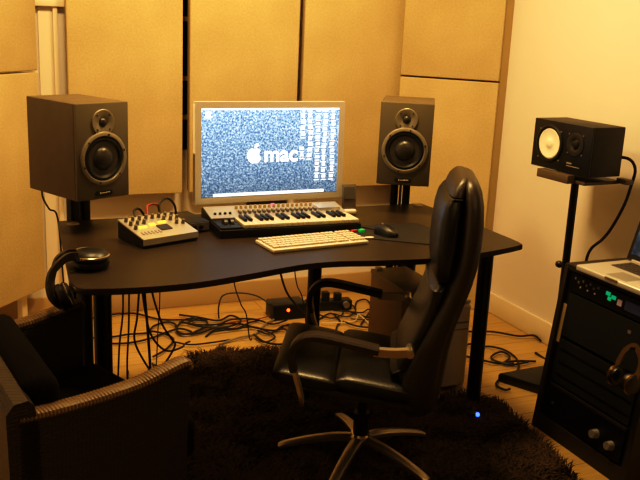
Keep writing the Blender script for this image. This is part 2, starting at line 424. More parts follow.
# ------------------------------------------------------------------ computer monitor
MN = thing('computer_monitor', 'wide silver-framed computer monitor showing a speckled blue desktop', 'monitor', (1.189, 3.235, ZD), .041)
W, H, Z0 = .645, .401, .066
b = MB()
fr = .025
for a, c_ in (((-W/2, 0, 0), (W/2, .028, fr)), ((-W/2, 0, H-fr), (W/2, .028, H)), ((-W/2, 0, fr), (-W/2+fr, .028, H-fr)), ((W/2-fr, 0, fr), (W/2, .028, H-fr))): b.bounds(a, c_)
bmesh.ops.remove_doubles(b.bm, verts=b.bm.verts, dist=1e-5)
T = -.02
bz = b.build('bezel', 'bezel', MN, (0, 0, Z0), (T, 0, 0))
MB().bounds((-W/2+.003, .028, .003), (W/2-.003, .04, H-.003), .004).build('back_shell', 'silver_paint', MN, (0, 0, Z0), (T, 0, 0))
SW, SH = W-2*fr, H-2*fr
sc = MB().bounds((-SW/2, .006, 0), (SW/2, .012, SH)).build('screen', 'screen', MN, (0, 0, Z0+fr), (T, 0, 0))
def on_screen(u, v): return (-SW/2+u*SW, SH*(1-v))
def rect(b, u0, v0, u1, v1, y=.0045):
    x0, z0 = on_screen(u0, v1); x1, z1 = on_screen(u1, v0); b.bounds((x0, y, z0), (x1, .006, z1))
b = MB(); rect(b, .005, 0, 1, .022); b.build('menu_bar', 'screen_white', sc)
b = MB(); rect(b, .085, .962, .90, .995); b.build('dock_bar', 'screen_white', sc)
b = MB(); rect(b, .03, .035, .065, .085); rect(b, .02, .09, .075, .105); b.build('desktop_icon', 'icon_white', sc)
shapes = []
for k in range(3):
    b = MB(); wv = (.020, .014, .017)[k]
    b.box((0, .0052, .008), (wv, .0014, .012), None); b.box((0, .0052, -.006), (wv*(1.1, 1.7, 1.3)[k], .0014, .004))
    if k == 1: b.box((0, .0052, .019), (.01, .0014, .008))
    o = b.build('desktop_icon', 'icon_white', sc); shapes.append(o)
used = [False]*3
cols = ((.725, .05, .33, 5), (.725, .49, .57, 2), (.782, .05, .58, 9), (.842, .05, .83, 11), (.894, .05, .83, 12), (.955, .06, .83, 11))
for u, v0, v1, n in cols:
    for i in range(n):
        k = R.randrange(3); x, z = on_screen(u, v0+(v1-v0)*(i/(n-1)))
        if used[k]: o = shapes[k].copy(); C.objects.link(o); o.parent = sc
        else: o = shapes[k]; used[k] = True
        o.location = (x+R.uniform(-.003, .003), 0, z)
# fruit emblem and the word
def fruit(b, cx, cz, s):
    pts = []
    for i in range(56):
        a = 2*PI*i/56; r = 1.0
        x = .86*math.cos(a)*r; z = .92*math.sin(a)
        z -= .16*math.exp(-(x/.28)**2)*(1 if z > 0 else -.55)
        x *= 1.0-.10*(z < 0)*(-z)
        if x > .45 and -.25 < z < .62: 
            dx = x-1.0; dz = z-.2
            q = math.hypot(dx, dz)
            if q < .46: x = 1.0-math.sqrt(max(0, .46**2-dz*dz))
        pts.append((cx+x*s, cz+z*s))
    b.prism(pts, -.006, -.004, RX)
    lf = [(cx+s*(.02+.42*t+.16*math.sin(PI*t)), cz+s*(.88+.52*t-.12*math.sin(PI*t))) for t in [i/8 for i in range(9)]]
    lf += [(cx+s*(.02+.42*t-.16*math.sin(PI*t)), cz+s*(.88+.52*t+.12*math.sin(PI*t))) for t in [1-i/8 for i in range(1, 8)]]
    b.prism(lf, -.006, -.004, RX)
b = MB()
x, z = on_screen(.378, .535); b2 = MB()
def fr_build():
    bb = MB(); fruit(bb, x-.002, z-.002, .036)
    bmesh.ops.translate(bb.bm, vec=(0, 0, 0), verts=bb.bm.verts)
    return bb.build('fruit_emblem', 'screen_white', sc)
fr_build()
def text_obj(s, name, m, parent, loc, size, off=0., rot=(PI/2, 0, 0), sx=1):
    cu = bpy.data.curves.new(name, 'FONT'); cu.body = s; cu.size = size; cu.extrude = .0006; cu.offset = off
    tmp = bpy.data.objects.new(name+'_tmp', cu); C.objects.link(tmp)
    dg = bpy.context.evaluated_depsgraph_get(); dg.update()
    me = bpy.data.meshes.new_from_object(tmp.evaluated_get(dg))
    bpy.data.objects.remove(tmp); bpy.data.curves.remove(cu)
    me.materials.clear(); me.materials.append(M[m]); me.name = name
    o = bpy.data.objects.new(name, me); C.objects.link(o); o.parent = parent; o.location = loc; o.rotation_euler = rot; o.scale = (sx, 1, 1)
    return o
b.bm.free(); b2.bm.free()
x, z = on_screen(.442, .612)
text_obj('mac', 'screen_word', 'screen_white', sc, (x, .0045, z), .090, .0020, sx=1.02)
# foot
b = MB(); b.prism([(-.12, .01), (.12, .01), (.10, .10), (-.10, .10)], 0, .008, None, .002); b.build('stand_foot', 'silver_paint', MN)
MB().bounds((-.09, .045, .008), (.09, .056, .2), .003).build('stand_neck', 'silver_paint', MN)

# ------------------------------------------------------------------ music keyboard
KB = thing('music_keyboard', 'silver and black music keyboard with piano keys in front of the monitor', 'keyboard', (1.165, 2.925, ZD), -.012)
KW, KD = .565, .27
def slab(b, x0, x1, prof):            # prof (y,z) swept along x
    b.loft([[(x, y, z) for y, z in prof] for x in (x0, x1)])
b = MB(); slab(b, -KW/2, KW/2, [(0, .003), (0, .030), (.012, .034), (.125, .034), (.130, .044), (.255, .062), (KD, .058), (KD, .003)]); b.build('case', 'black_plastic', KB)
b = MB(); slab(b, -KW/2+.002, KW/2-.002, [(.131, .0445), (.131, .047), (.255, .065), (.268, .062), (.268, .058), (.255, .0615)]); pn = b.build('control_panel', 'silver_paint', KB)
b = MB(); b.bounds((-KW/2+.004, .006, .034), (-KW/2+.088, .128, .040), .003); b.build('wheel_block', 'black_plastic', KB)
for x in (-.245, -.22): MB().cyl((x-.006, .07, .036), (x+.006, .07, .036), .022, n=20).build('wheel', 'black_plastic', KB)
kx0, kw = -KW/2+.092, (KW-.098)/22
wk = None
for i in range(22):
    x = kx0+kw*(i+.5)
    if wk is None: wk = MB().bounds((-kw/2+.0005, .004, .034), (kw/2-.0005, .127, .048), .0012).build('white_key', 'ivory', KB); o = wk
    else: o = wk.copy(); C.objects.link(o)
    o.location = (x, 0, 0)
bk = None
for i in range(22):
    if i % 7 in (0, 1, 3, 4, 5) and i < 21:
        if bk is None: bk = MB().bounds((-.0062, .05, .048), (.0062, .127, .059), .002).build('black_key', 'black_plastic', KB); o = bk
        else: o = bk.copy(); C.objects.link(o)
        o.location = (kx0+kw*(i+1), 0, 0)
def pz(y): return .047+(y-.131)*(.018/.124)
fd = None
for i in range(17):
    x = -.155+i*.0195
    if fd is None:
        fd = MB().box((0, .175, pz(.175)+.005), (.010, .030, .010), None, .002).build('fader_cap', 'key_grey', pn); o = fd
    else: o = fd.copy(); C.objects.link(o)
    o.location = (x, 0, 0)
    if i == 0: kn = MB().cyl((0, .222, pz(.222)), (0, .222, pz(.222)+.012), .0065, .005, 12).build('knob', 'tag', pn); q = kn
    else: q = kn.copy(); C.objects.link(q)
    q.location = (x, 0, 0)
MB().bounds((.17, .16, pz(.16)-.003), (.262, .235, pz(.235)+.001)).build('button_field', 'alu', pn)
for i, x in enumerate((-.255, -.235, -.215, -.195)): MB().cyl((x, .17, pz(.17)-.001), (x, .17, pz(.17)+.007), .006, .005, 12).build('knob', 'black_plastic', pn)
MB().box((.005, .25, pz(.25)+.001), (.014, .008, .006)).build('indicator_light', mat('led_magenta', (.5, .05, .3), .5, emit=((1, .15, .5), 1.)), pn)

# ------------------------------------------------------------------ computer keyboard, mat, mouse
AK = thing('computer_keyboard', 'white computer keyboard lying in front of the piano keys', 'keyboard', (1.19, 2.79, ZD), .105)
MB().bounds((-.195, -.077, 0), (.195, .077, .013), .004).build('base', 'white_plastic', AK)
keys = {}
def key(x, y, w_, d_=.0165):
    k = round(w_, 4)
    if k not in keys:
        keys[k] = MB().box((0, 0, .0165), (w_-.0022, d_-.002, .007), None, .0015).build('key', 'ivory', AK); o = keys[k]
    else: o = keys[k].copy(); C.objects.link(o)
    o.location = (x, y, 0)
p = .0176
for r, row in enumerate(((1,)*14, (1,)*13+(1.5,), (1.5,)+(1,)*12+(1.0,), (1.8,)+(1,)*11+(1.7,), (1.5, 1.2, 1.5, 6, 1.5, 1.2, 1.5))):
    x = -.187; s_ = 14.4/sum(row)
    for w_ in row: key(x+w_*s_*p/2, .062-.0265*r if r == 0 else .062-.0055-.0265*r, round(w_*s_*p, 4), .021); x += w_*s_*p
for r in range(5):
    for i in range(3): key(.078+i*p, .062-(.0055 if r else 0)-.0265*r, p, .021)
    for i in range(4): key(.138+i*.0155, .062-(.0055 if r else 0)-.0265*r, .0155, .021)
mm = [(1.40, 2.83), (1.43, 2.80), (1.47, 2.77), (1.55, 2.71), (1.63, 2.66), (1.70, 2.63), (1.74, 2.66), (1.76, 2.72), (1.74, 2.95), (1.70, 2.99), (1.48, 3.0), (1.42, 2.96)]
mo = smooth_path([(x, y, 0) for x, y in mm+mm[:1]], 4)[:-1]
MT = MB().prism([(q.x-1.58, q.y-2.82) for q in mo], 0, .003).build('mouse_mat', mat('mat_black', (.018, .015, .012), .6), None, (1.58, 2.82, ZD))
tag(MT, 'thin black mouse mat right of the white keyboard', 'mouse mat')
o = MB().prism([(-.147+.018*math.cos(a)*1.1, -.005+.012*math.sin(a)) for a in [2*PI*i/16 for i in range(16)]], .003, .0036).build('mat_emblem', 'white_plastic', MT); o['label'] = 'small white oval mark'
MS = thing('computer_mouse', 'black computer mouse on the mouse mat', 'mouse', (1.515, 2.835, ZD+.003), .35)
b = MB(); rings = []
for i in range(9):
    t = i/8; y = -.055+.11*t; hw_ = .031*math.sqrt(max(.05, 1-(2*t-1)**4)); hz = .014+.024*math.sin(PI*min(1, .15+.8*(1-t)))
    rings.append([(hw_*math.copysign(abs(math.cos(a))**.7, math.cos(a)), y, max(0, hz*math.sin(a)) if math.sin(a) > 0 else 0) for a in [2*PI*j/20 for j in range(20)]])
b.loft(rings); b.build('body', 'black_plastic', MS)
MB().cyl((-.004, .025, .034), (.004, .025, .034), .008, n=14).build('scroll_wheel', 'key_grey', MS)
tag(MB().tube(smooth_path([(1.50, 2.895, .764), (1.485, 2.95, .7605), (1.45, 3.02, .7575), (1.47, 3.10, .7575), (1.50, 3.18, .7575), (1.53, 3.29, .7575)]), .002).build('mouse_cable', 'rubber'), 'thin black cord running back from the mouse', 'cord')
SK = thing('usb_stick', 'tiny red and green memory stick at the right end of the white keyboard', 'memory stick', (1.425, 2.90, ZD), .3)
MB().box((-.012, .008, .006), (.03, .014, .012), None, .002).build('cap', 'red_plastic', SK)
MB().box((.014, -.006, .007), (.022, .02, .014), None, .002).build('body', 'green_plastic', SK)

# music player in its dock
IP = thing('music_player', 'grey handheld music player standing upright in a white dock', 'music player', (1.527, 3.205, ZD), -.05)
pl = MB().box((0, .006, .075), (.062, .012, .108), Matrix.Rotation(-.12, 3, 'X'), .004).build('player_body', mat('player_grey', (.20, .17, .13), .4, .3), IP)
MB().box((0, -.0015, .092), (.048, .0015, .05), Matrix.Rotation(-.12, 3, 'X')).build('player_screen', mat('player_screen', (.12, .11, .10), .25), pl)
MB().bounds((-.028, -.022, 0), (.03, .03, .024), .008, 3).build('dock', 'white_plastic', IP)

# ------------------------------------------------------------------ mixer
MX = thing('mixing_desk', 'small silver mixer with black sides and lit yellow lamps, left on the desk', 'mixer', (.665, 2.975, ZD), .345)
b = MB(); slab(b, -.112, .112, [(-.085, .003), (-.085, .030), (.085, .066), (.085, .003)]); b.build('case', 'black_plastic', MX)
b = MB(); slab(b, -.113, .113, [(-.089, .012), (-.089, .034), (.085, .071), (.085, .0665), (-.085, .0305), (-.085, .012)]); fp = b.build('face_panel', 'alu', MX)
def fz(y): return .0348+(y+.089)*.2126
rot = Matrix.Rotation(math.atan(.2126), 3, 'X')
nrm = rot @ V(0, 0, 1)
kp = None
for x, y in [(-.095+.027*i, .06) for i in range(8)]+[(-.095, .028), (-.068, .028), (-.041, .028), (.07, .028), (.097, .028), (-.095, -.005), (.075, -.005), (.098, -.012), (.045, .035)]:
    if kp is None: kp = MB().cyl((0, 0, 0), nrm*.016, .007, .0055, 14).build('knob', 'key_grey', fp); o = kp
    else: o = kp.copy(); C.objects.link(o)
    o.location = (x, y, fz(y))
for x, y, w_, d_ in ((-.062, .0, .03, .011), (-.018, .010, .022, .016), (.028, .018, .03, .011)):
    MB().box(V(x, y, fz(y))+nrm*.001, (w_, d_, .003), rot).build('lamp', 'led_yellow', fp)
MB().box(V(.012, -.022, fz(-.022))+nrm*.001, (.045, .040, .003), rot).build('display', 'lcd', fp)
b = MB()
for i in range(6): b.box(V(-.09+.014*i, -.045, fz(-.045))+nrm*.001, (.006, .02, .002), rot)
b.build('printed_marks', mat('printed_grey', (.35, .33, .3), .6), fp)
for nm, m_, pts, lab in (
    ('audio_cable', 'rubber', [(.695, 3.075, .822), (.70, 3.10, .86), (.735, 3.13, .872), (.765, 3.135, .84), (.775, 3.16, .77), (.78, 3.26, .76)], 'black cable looping from the right of the mixer back edge'),
    ('audio_cable', 'red_cable', [(.645, 3.06, .82), (.655, 3.10, .853), (.70, 3.14, .845), (.715, 3.17, .79), (.72, 3.26, .76)], 'red cable plugged into the back of the mixer'),
    ('audio_cable', 'rubber', [(.60, 3.04, .815), (.60, 3.08, .84), (.63, 3.13, .835), (.66, 3.16, .79), (.67, 3.26, .76)], 'black cable looping from the left of the mixer back edge')):
    tag(MB().tube(smooth_path(pts), .0042).build(nm, m_), lab, 'cable', 'cables behind the mixer')
AB = thing('audio_interface', 'small black box between the mixer and the music keyboard', 'audio box', (.815, 3.14, ZD), .2)
MB().bounds((-.045, -.10, .004), (.045, .085, .042), .005).build('case', 'black_plastic', AB)
MB().bounds((-.04, -.103, .008), (.04, -.10, .038)).build('front_plate', 'key_grey', AB)
for x in (-.022, .005): MB().cyl((x, -.103, .023), (x, -.113, .023), .007, n=12).build('knob', 'black_plastic', AB)

# ------------------------------------------------------------------ headphones on the desk
def headphones(label, loc, rot, group=None, ring='chrome', cup='black_plastic'):
    t = thing('headphones', label, 'headphones', loc, 0, group); t.rotation_euler = rot
    # local: first cup flat on the table (axis z), band arches in the xz plane to the second cup
    def cupset(mx, nm):
        e = MB().lathe([(0, .002), (.030, 0), (.042, .004), (.045, .012), (.044, .020), (.030, .024), (.028, .020)], mx).build('ear_pad', 'leather', t)
        s = MB().lathe([(.040, .021), (.043, .026), (.043, .036), (.036, .043), (.020, .046), (0, .047)], mx).build('ear_cup', cup, t)
        MB().lathe([(.0425, .028), (.0465, .030), (.0465, .034), (.0425, .036)], mx).build('trim_ring', ring, s)
    return t, cupset
t, cupset = headphones('black headphones lying on the left desk corner, band hanging over the edge', (.385, 2.68, ZD), (0, 0, 0), 'headphones')
K = Matrix.Scale(1.28, 4)
cupset(K, 'a')
m2 = Matrix.Translation((-.118, -.13, -.052)) @ Matrix.Rotation(1.25, 4, 'Y') @ Matrix.Scale(.95, 4)
cupset(m2, 'b')
for s, dx in ((0, 0), (1, -.014)):
    path = [(-.046, .012-.04*s, .048), (-.075, -.005-.04*s, .052), (-.105, -.03-.04*s, .040), (-.118+dx, -.05-.045*s, .016), (-.128+dx, -.07-.045*s, -.015), (-.124+dx, -.09-.04*s, -.045), (-.116+dx*.5, -.105-.03*s, -.065), (-.108, -.115-.02*s, -.075)]
    MB().sweep(smooth_path(path), [(.013, .004), (-.013, .004), (-.013, -.004), (.013, -.004)], up=(0, 1, 0)).build('head_band', 'leather_brown', t)
MB().tube(smooth_path([(-.058, .03, .044), (-.02, .062, .048), (.035, .052, .044)]), .004).build('yoke', 'chrome', t)

# ------------------------------------------------------------------ leather office chair
CH = thing('office_chair', 'black leather high-back office chair on chrome star base, turned to the desk', 'chair', (1.29, 2.51, .02), math.radians(152))
ZO = -.02
def super_ring(xf, xb, w_, z, e=3.2, n=40, tilt=0):
    cx, a = (xf+xb)/2, (xf-xb)/2; out = []
    for i in range(n):
        t = 2*PI*i/n; cs, sn = math.cos(t), math.sin(t)
        out.append((cx+a*math.copysign(abs(cs)**(2/e), cs), w_*math.copysign(abs(sn)**(2/e), sn), z+ZO+tilt*a*cs))
    return out
def slab_z(levels, e=3.2):
    levels = [(z if z < 1.026 else 1.026+(z-1.026)*.52, a_, b_, c_*(.9 if z > 1.03 else 1)) for z, a_, b_, c_ in levels]
    b = MB(); b.loft([super_ring(xf, xb, w_, z, e) for z, xf, xb, w_ in levels]); return b
sh = slab_z([(.285, -.15, -.20, .17), (.292, -.13, -.225, .20), (.31, -.11, -.245, .22), (.36, -.105, -.262, .235), (.43, -.11, -.272, .24), (.52, -.14, -.280, .24), (.60, -.18, -.292, .24), (.68, -.215, -.315, .24), (.75, -.242, -.334, .24), (.81, -.257, -.346, .24), (.87, -.266, -.352, .236), (.94, -.272, -.354, .228), (1.0, -.274, -.350, .212), (1.05, -.273, -.342, .215), (1.09, -.273, -.333, .195), (1.115, -.277, -.325, .172), (1.126, -.285, -.313, .145)])
sh.build('back_shell', 'leather_brown', CH)
up = slab_z([(.757, -.222, -.25, .19), (.765, -.208, -.262, .215), (.79, -.198, -.268, .228), (.84, -.197, -.272, .232), (.90, -.199, -.278, .225), (.96, -.204, -.281, .212), (1.0, -.213, -.283, .198), (1.02, -.226, -.283, .188), (1.028, -.240, -.283, .20)], 4)
up.build('backrest_cushion', 'leather', CH)
hd = slab_z([(1.026, -.242, -.286, .175), (1.036, -.236, -.288, .20), (1.06, -.240, -.290, .195), (1.09, -.246, -.292, .182), (1.115, -.256, -.294, .165), (1.132, -.266, -.294, .145), (1.14, -.277, -.293, .12)], 4)
hd.build('headrest', 'leather_brown', CH)
lo = slab_z([(.44, -.085, -.12, .20), (.452, -.105, -.155, .20), (.48, -.112, -.17, .21), (.54, -.136, -.19, .215), (.62, -.168, -.22, .215), (.69, -.190, -.240, .215), (.735, -.192, -.252, .222), (.752, -.212, -.256, .205), (.757, -.225, -.256, .18)], 4)
lo.build('lumbar_cushion', 'leather', CH)
# seat: base shell and two pads, tipped slightly back
tl = math.atan(.16)
def pad(x0, x1, z0, z1, w_, crown, nm, m_, bev=.02):
    b = MB(); n = 14; rings = []
    for i in range(n+1):
        t = i/n; x = x0+(x1-x0)*t
        k = (1-abs(2*t-1)**5)
        hz = (z1-z0)/2*(.45+.55*k**.5) if True else 0
        zc = (z0+z1)/2
        ring = []
        for j in range(36):
            a = 2*PI*j/36; cs, sn = math.cos(a), math.sin(a); e = 5
            y = w_*(.96+.04*k)*math.copysign(abs(cs)**(2/e), cs); z = hz*math.copysign(abs(sn)**(2/e), sn)
            if z > 0: z += crown*k*(1-(y/w_)**2)
            ring.append((x, y, zc+z+ZO+.13*x))
        rings.append(ring)
    b.loft(rings); return b.build(nm, m_, CH)
pad(-.19, .275, .335, .375, .232, 0, 'seat_base', 'leather_brown')
pad(.082, .296, .352, .410, .245, .004, 'seat_pad', 'leather')
pad(-.16, .088, .358, .428, .245, .004, 'seat_pad', 'leather')
for s in (1, -1):
    y = .288*s
    ap = [(-.045, y, .552), (-.03, y, .554), (.0, y, .560), (.06, y, .570), (.12, y, .580), (.165, y, .582), (.20, y, .570), (.222, y, .540), (.226, y, .505), (.218, y, .465)]
    ar = MB().sweep(smooth_path([(q[0], q[1], q[2]+ZO) for q in ap], 4), [(.026, .007), (.020, .013), (-.020, .013), (-.026, .007), (-.026, -.009), (.026, -.009)], up=(0, 0, 1)).build('armrest', 'leather_brown', CH)
    cp = [(.222, y, .49), (.214, y, .45), (.202, y, .41), (.193, y, .375), (.190, y*.95, .352)]
    MB().sweep(smooth_path([(q[0], q[1], q[2]+ZO) for q in cp], 4), [(.020, .006), (-.020, .006), (-.020, -.006), (.020, -.006)]).build('arm_upright', 'base_metal', ar)
    jp = [(-.030, y, .547), (-.06, y, .546), (-.10, y, .547), (-.150, y*.98, .551)]
    jb = MB().sweep(smooth_path([(q[0], q[1], q[2]+ZO) for q in jp], 4), [(.012, .013), (-.012, .013), (-.012, -.013), (.012, -.013)]).build('arm_bracket', 'base_metal', ar)
    MB().cyl((-.143, y-s*.05, .551+ZO), (-.143, y+s*.019, .551+ZO), .013, n=20).build('pivot_bolt', 'bolt', ar)
    MB().bounds((.172, min(y*.95, s*.2), .342+ZO), (.210, max(y*.95, s*.2), .352+ZO)).build('arm_mount', 'black_metal', ar)
MB().bounds((-.11, -.09, .285+ZO), (.11, .09, .335+ZO), .01).build('tilt_mechanism', 'black_metal', CH)
cl = MB().cyl((0, 0, .10+ZO), (0, 0, .20+ZO), .028, n=24).cyl((0, 0, .20+ZO), (0, 0, .29+ZO), .016, n=20).build('gas_column', 'black_metal', CH)
sb = MB().lathe([(.0, .125), (.034, .122), (.040, .108), (.040, .085), (.030, .075), (0, .075)], Matrix.Translation((0, 0, ZO))).build('star_base', 'chrome', CH)
for k in range(5):
    a = math.radians(153+72*k-152)
    d = V(math.cos(a), math.sin(a), 0)
    pth = [d*.02+V(0, 0, .103+ZO), d*.10+V(0, 0, .098+ZO), d*.19+V(0, 0, .080+ZO), d*.265+V(0, 0, .058+ZO), d*.292+V(0, 0, .046+ZO)]
    P = smooth_path(pth, 4)
    MB().sweep(P, [(.019, -.008), (.019, .004), (.010, .011), (-.010, .011), (-.019, .004), (-.019, -.008)], scale=[1.15-.38*i/len(P) for i in range(len(P))]).build('base_leg', 'base_metal', sb)
    e = d*.284
    MB().cyl((e.x, e.y, .022+ZO), (e.x, e.y, .046+ZO), .019, .014, 16).build('glide', 'black_plastic', sb)

# ------------------------------------------------------------------ wicker armchair (local x forward, y to the far side)
ax = math.atan2(.39, .92)
AC = thing('wicker_armchair', 'dark woven wicker armchair with cushions, left of the rug', 'armchair', (.53, 2.07, 0), ax)
W2 = .61
def wic_side(y0, y1, fw=0, bk=-.46):
    pr = [(0.02, .01), (.01, .30), (0.018, .60), (.018, .640), (-.138, .622), (-.253, .620), (-.32, .630), (-.46, .636), (-.461, .30), (-.462, .01)]
    pr = [(max(x+(fw if x > -.1 else 0), bk), z) for x, z in pr]
    b = MB(); b.loft([[(x, y, z) for x, z in pr] for y in (y0, y1)]); return b
def rim(y0, nm, fw=0, bk=-.46):
    pts = smooth_path([(.026+fw, y0, .630), (.014+fw, y0, .648), (-.07+fw*.5, y0, .636), (-.138, y0, .627), (-.253, y0, .625), (bk*.82, y0, .630), (bk, y0, .638)], 10)
    # wrapped strands: the rim swells and narrows once per wrap
    L = [0]
    for a, c_ in zip(pts, pts[1:]): L.append(L[-1]+(c_-a).length)
    dense = []; n = int(L[-1]/.0016); j = 0
    for i in range(n):
        s = L[-1]*i/(n-1)
        while j < len(L)-2 and L[j+1] < s: j += 1
        q = (s-L[j])/max(1e-6, L[j+1]-L[j]); dense.append(pts[j].lerp(pts[j+1], min(1, q)))
    sc_ = [.90+.12*abs(math.sin(PI*i*.0016/.0095)) for i in range(n)]
    return MB().sweep(dense, [(.028, 0), (.023, .009), (.010, .013), (-.010, .013), (-.023, .009), (-.028, 0), (-.023, -.009), (.023, -.009)], scale=sc_).build(nm, 'wicker_rim', AC)
for y0, y1 in ((.0, .05), (W2-.03, W2+.03)):
    wic_side(y0, y1, .03 if y0 > .1 else 0, -.34 if y0 > .1 else -.46).build('arm_panel', 'wicker', AC); rim((y0+y1)/2, 'arm_rim', .03 if y0 > .1 else 0, -.34 if y0 > .1 else -.46)
b = MB(); b.bounds((-.02, .05, .01), (.01, W2-.03, .33)); b.build('front_apron', 'wicker', AC)
b = MB(); b.loft([[(-.395+.26*(y-.05), y, .01), (-.40+.26*(y-.05), y, .60), (-.41+.26*(y-.05), y, .665), (-.425+.26*(y-.05), y, .682), (-.46+.26*(y-.05), y, .682), (-.48+.26*(y-.05), y, .66), (-.47+.26*(y-.05), y, .01)] for y in (.0, W2+.02)]); b.build('back_panel', 'wicker', AC)
b = MB(); b.box((-.13, W2/2+.01, .395), (.44, W2-.075, .13), None, .03, 4); b.build('seat_cushion', 'cushion', AC)
b = MB(); b.box((-.305, W2/2+.0, .575), (.10, W2-.07, .25), Matrix.Rotation(-.255, 3, 'Z') @ Matrix.Rotation(-.08, 3, 'Y'), .04, 4); b.build('back_cushion', 'cushion', AC)

# ------------------------------------------------------------------ rug
def rug_outline():
    c_ = [(.56, 1.2), (.575, 2.05), (.62, 2.45), (.74, 2.95), (.85, 3.42), (.93, 3.60), (1.05, 3.64), (1.35, 3.60), (1.50, 3.36), (1.60, 2.98), (1.70, 2.88), (1.84, 2.875), (2.0, 2.86), (2.06, 2.72), (2.0, 2.35), (1.95, 2.05), (1.90, 1.6), (1.86, 1.2), (1.2, 1.1)]
    return smooth_path([(x, y, 0) for x, y in c_+c_[:1]], 5)[:-1]
RO = [(p_.x, p_.y) for p_ in rug_outline()]
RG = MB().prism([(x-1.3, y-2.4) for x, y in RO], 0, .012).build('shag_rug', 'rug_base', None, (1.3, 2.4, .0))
tag(RG, 'dark brown shaggy rug under the leather chair', 'rug')
def inside(x, y):
    r = False; n = len(RO); j = n-1
    for i in range(n):
        xi, yi = RO[i]; xj, yj = RO[j]
        if (yi > y) != (yj > y) and x < (xj-xi)*(y-yi)/(yj-yi)+xi: r = not r
        j = i
    return r
vs, fs = [], []
rr = random.Random(3); cnt = 0
while cnt < 52000:
    x, y = rr.uniform(.55, 2.1), rr.uniform(1.15, 3.68)
    if not inside(x, y): continue
    cnt += 1
    a = noise.noise(V(x*7, y*7, 0))*5+rr.uniform(-1.4, 1.4)
    lean = .010+.016*rr.random()+.014*abs(noise.noise(V(x*5, y*5, 3)))
    h = (.024+.016*rr.random())*(1+.55*noise.noise(V(x*9, y*9, 7)))
    dx, dy = math.cos(a)*lean, math.sin(a)*lean; w_ = .0020+.0012*rr.random(); px_, py_ = -math.sin(a)*w_, math.cos(a)*w_
    k = len(vs); X, Y = x-1.3, y-2.4
    vs += [(X-px_, Y-py_, .010), (X+px_, Y+py_, .010), (X+dx*.5+px_, Y+dy*.5+py_, .010+h*.75), (X+dx*.5-px_, Y+dy*.5-py_, .010+h*.75), (X+dx*1.5, Y+dy*1.5, .010+h)]
    fs += [(k, k+1, k+2, k+3), (k+3, k+2, k+4)]
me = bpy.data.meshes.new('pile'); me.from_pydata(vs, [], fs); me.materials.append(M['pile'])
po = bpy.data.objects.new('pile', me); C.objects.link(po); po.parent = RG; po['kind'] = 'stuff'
# blue light lying in the pile
BL = thing('power_adapter', 'small black plug with a glowing blue light on the rug', 'adapter', (1.853, 2.63, .046), .4)
MB().box((0, .012, .004), (.03, .05, .022), None, .004).build('case', 'black_plastic', BL)
MB().sphere((0, -.016, .010), .009, n=12).build('indicator_light', 'led_blue', BL)

# ------------------------------------------------------------------ right: near-field speaker on its stand
NS = thing('near_field_speaker', 'black bookshelf speaker with white cone lying sideways on tall stand', 'speaker', (2.363, 2.918, .968), -1.5)
W, H, DP = .347, .205, .179
MB().bounds((-W/2, .012, 0), (W/2, DP, H), .003).build('cabinet', 'ns_black', NS)
MB().bounds((-W/2, 0, 0), (W/2, .0115, H), .002).build('front_baffle', mat('ns_front', (.010, .009, .009), .45), NS)
wx = -.068
wf = MB().lathe([(.080, 0), (.080, .005), (.074, .008), (.066, .006), (.064, .0)], front(wx, 0, .108)).build('woofer', 'black_plastic', NS)
o = MB().lathe([(.066, .002), (.060, .0045), (.055, .003), (.035, .0012), (.020, .0010), (.018, .0025), (.010, .004), (0, .0045)], front(wx, 0, .108)).build('cone', 'white_cone', wf); o['label'] = 'white paper cone'
b = MB()
for i in range(4):
    a = PI/4+i*PI/2; b.cyl((wx+.090*math.cos(a), 0, .104+.090*math.sin(a)*.95), (wx+.090*math.cos(a), -.003, .104+.090*math.sin(a)*.95), .004, n=10)
b.build('screw', 'key_grey', NS)
tw = MB().lathe([(.048, 0), (.048, .004), (.040, .006), (.024, .004), (.020, .001)], front(.085, 0, .125)).build('tweeter', mat('tweeter_plate', (.03, .026, .022), .4), NS)
MB().lathe([(.020, .001), (.016, .008), (.008, .011), (0, .012)], front(.085, 0, .125), 24).build('dome', 'black_plastic', tw)
b = MB()
for i in range(4):
    a = PI/4+i*PI/2; b.cyl((.085+.058*math.cos(a), 0, .125+.056*math.sin(a)), (.085+.058*math.cos(a), -.003, .125+.056*math.sin(a)), .0035, n=10)
b.build('screw', 'key_grey', tw)
b = MB(); b.bounds((.045, -.0015, .040), (.075, 0, .046)); b.bounds((.045, -.0015, .030), (.12, 0, .033)); b.build('badge_lettering', mat('dim_lettering', (.32, .27, .2), .5), NS)
ST = thing('speaker_stand', 'tall thin black stand holding the sideways speaker beside the equipment rack', 'speaker stand', (2.46, 2.915, 0), -1.5)
MB().prism([(-.075, -.25), (.10, -.17), (.10, .15), (-.075, .15)], 0, .045, None, .012).build('foot', 'black_metal', ST)
MB().cyl((0, 0, .045), (0, 0, .93), .0165, n=18).build('pole', 'black_metal', ST)
MB().bounds((-.14, -.085, .93), (.14, .115, .944), .003).build('top_plate', mat('plate_brown', (.085, .06, .035), .5), ST)
o = MB().bounds((-.105, -.128, .930), (.085, -.086, .9655), .003).build('front_lip', mat('lip_brown', (.12, .085, .05), .5), ST)
MB().bounds((.14, .09, .936), (.20, .125, .958), .003).build('bracket', mat('lip_brown2', (.12, .085, .05), .5), ST)
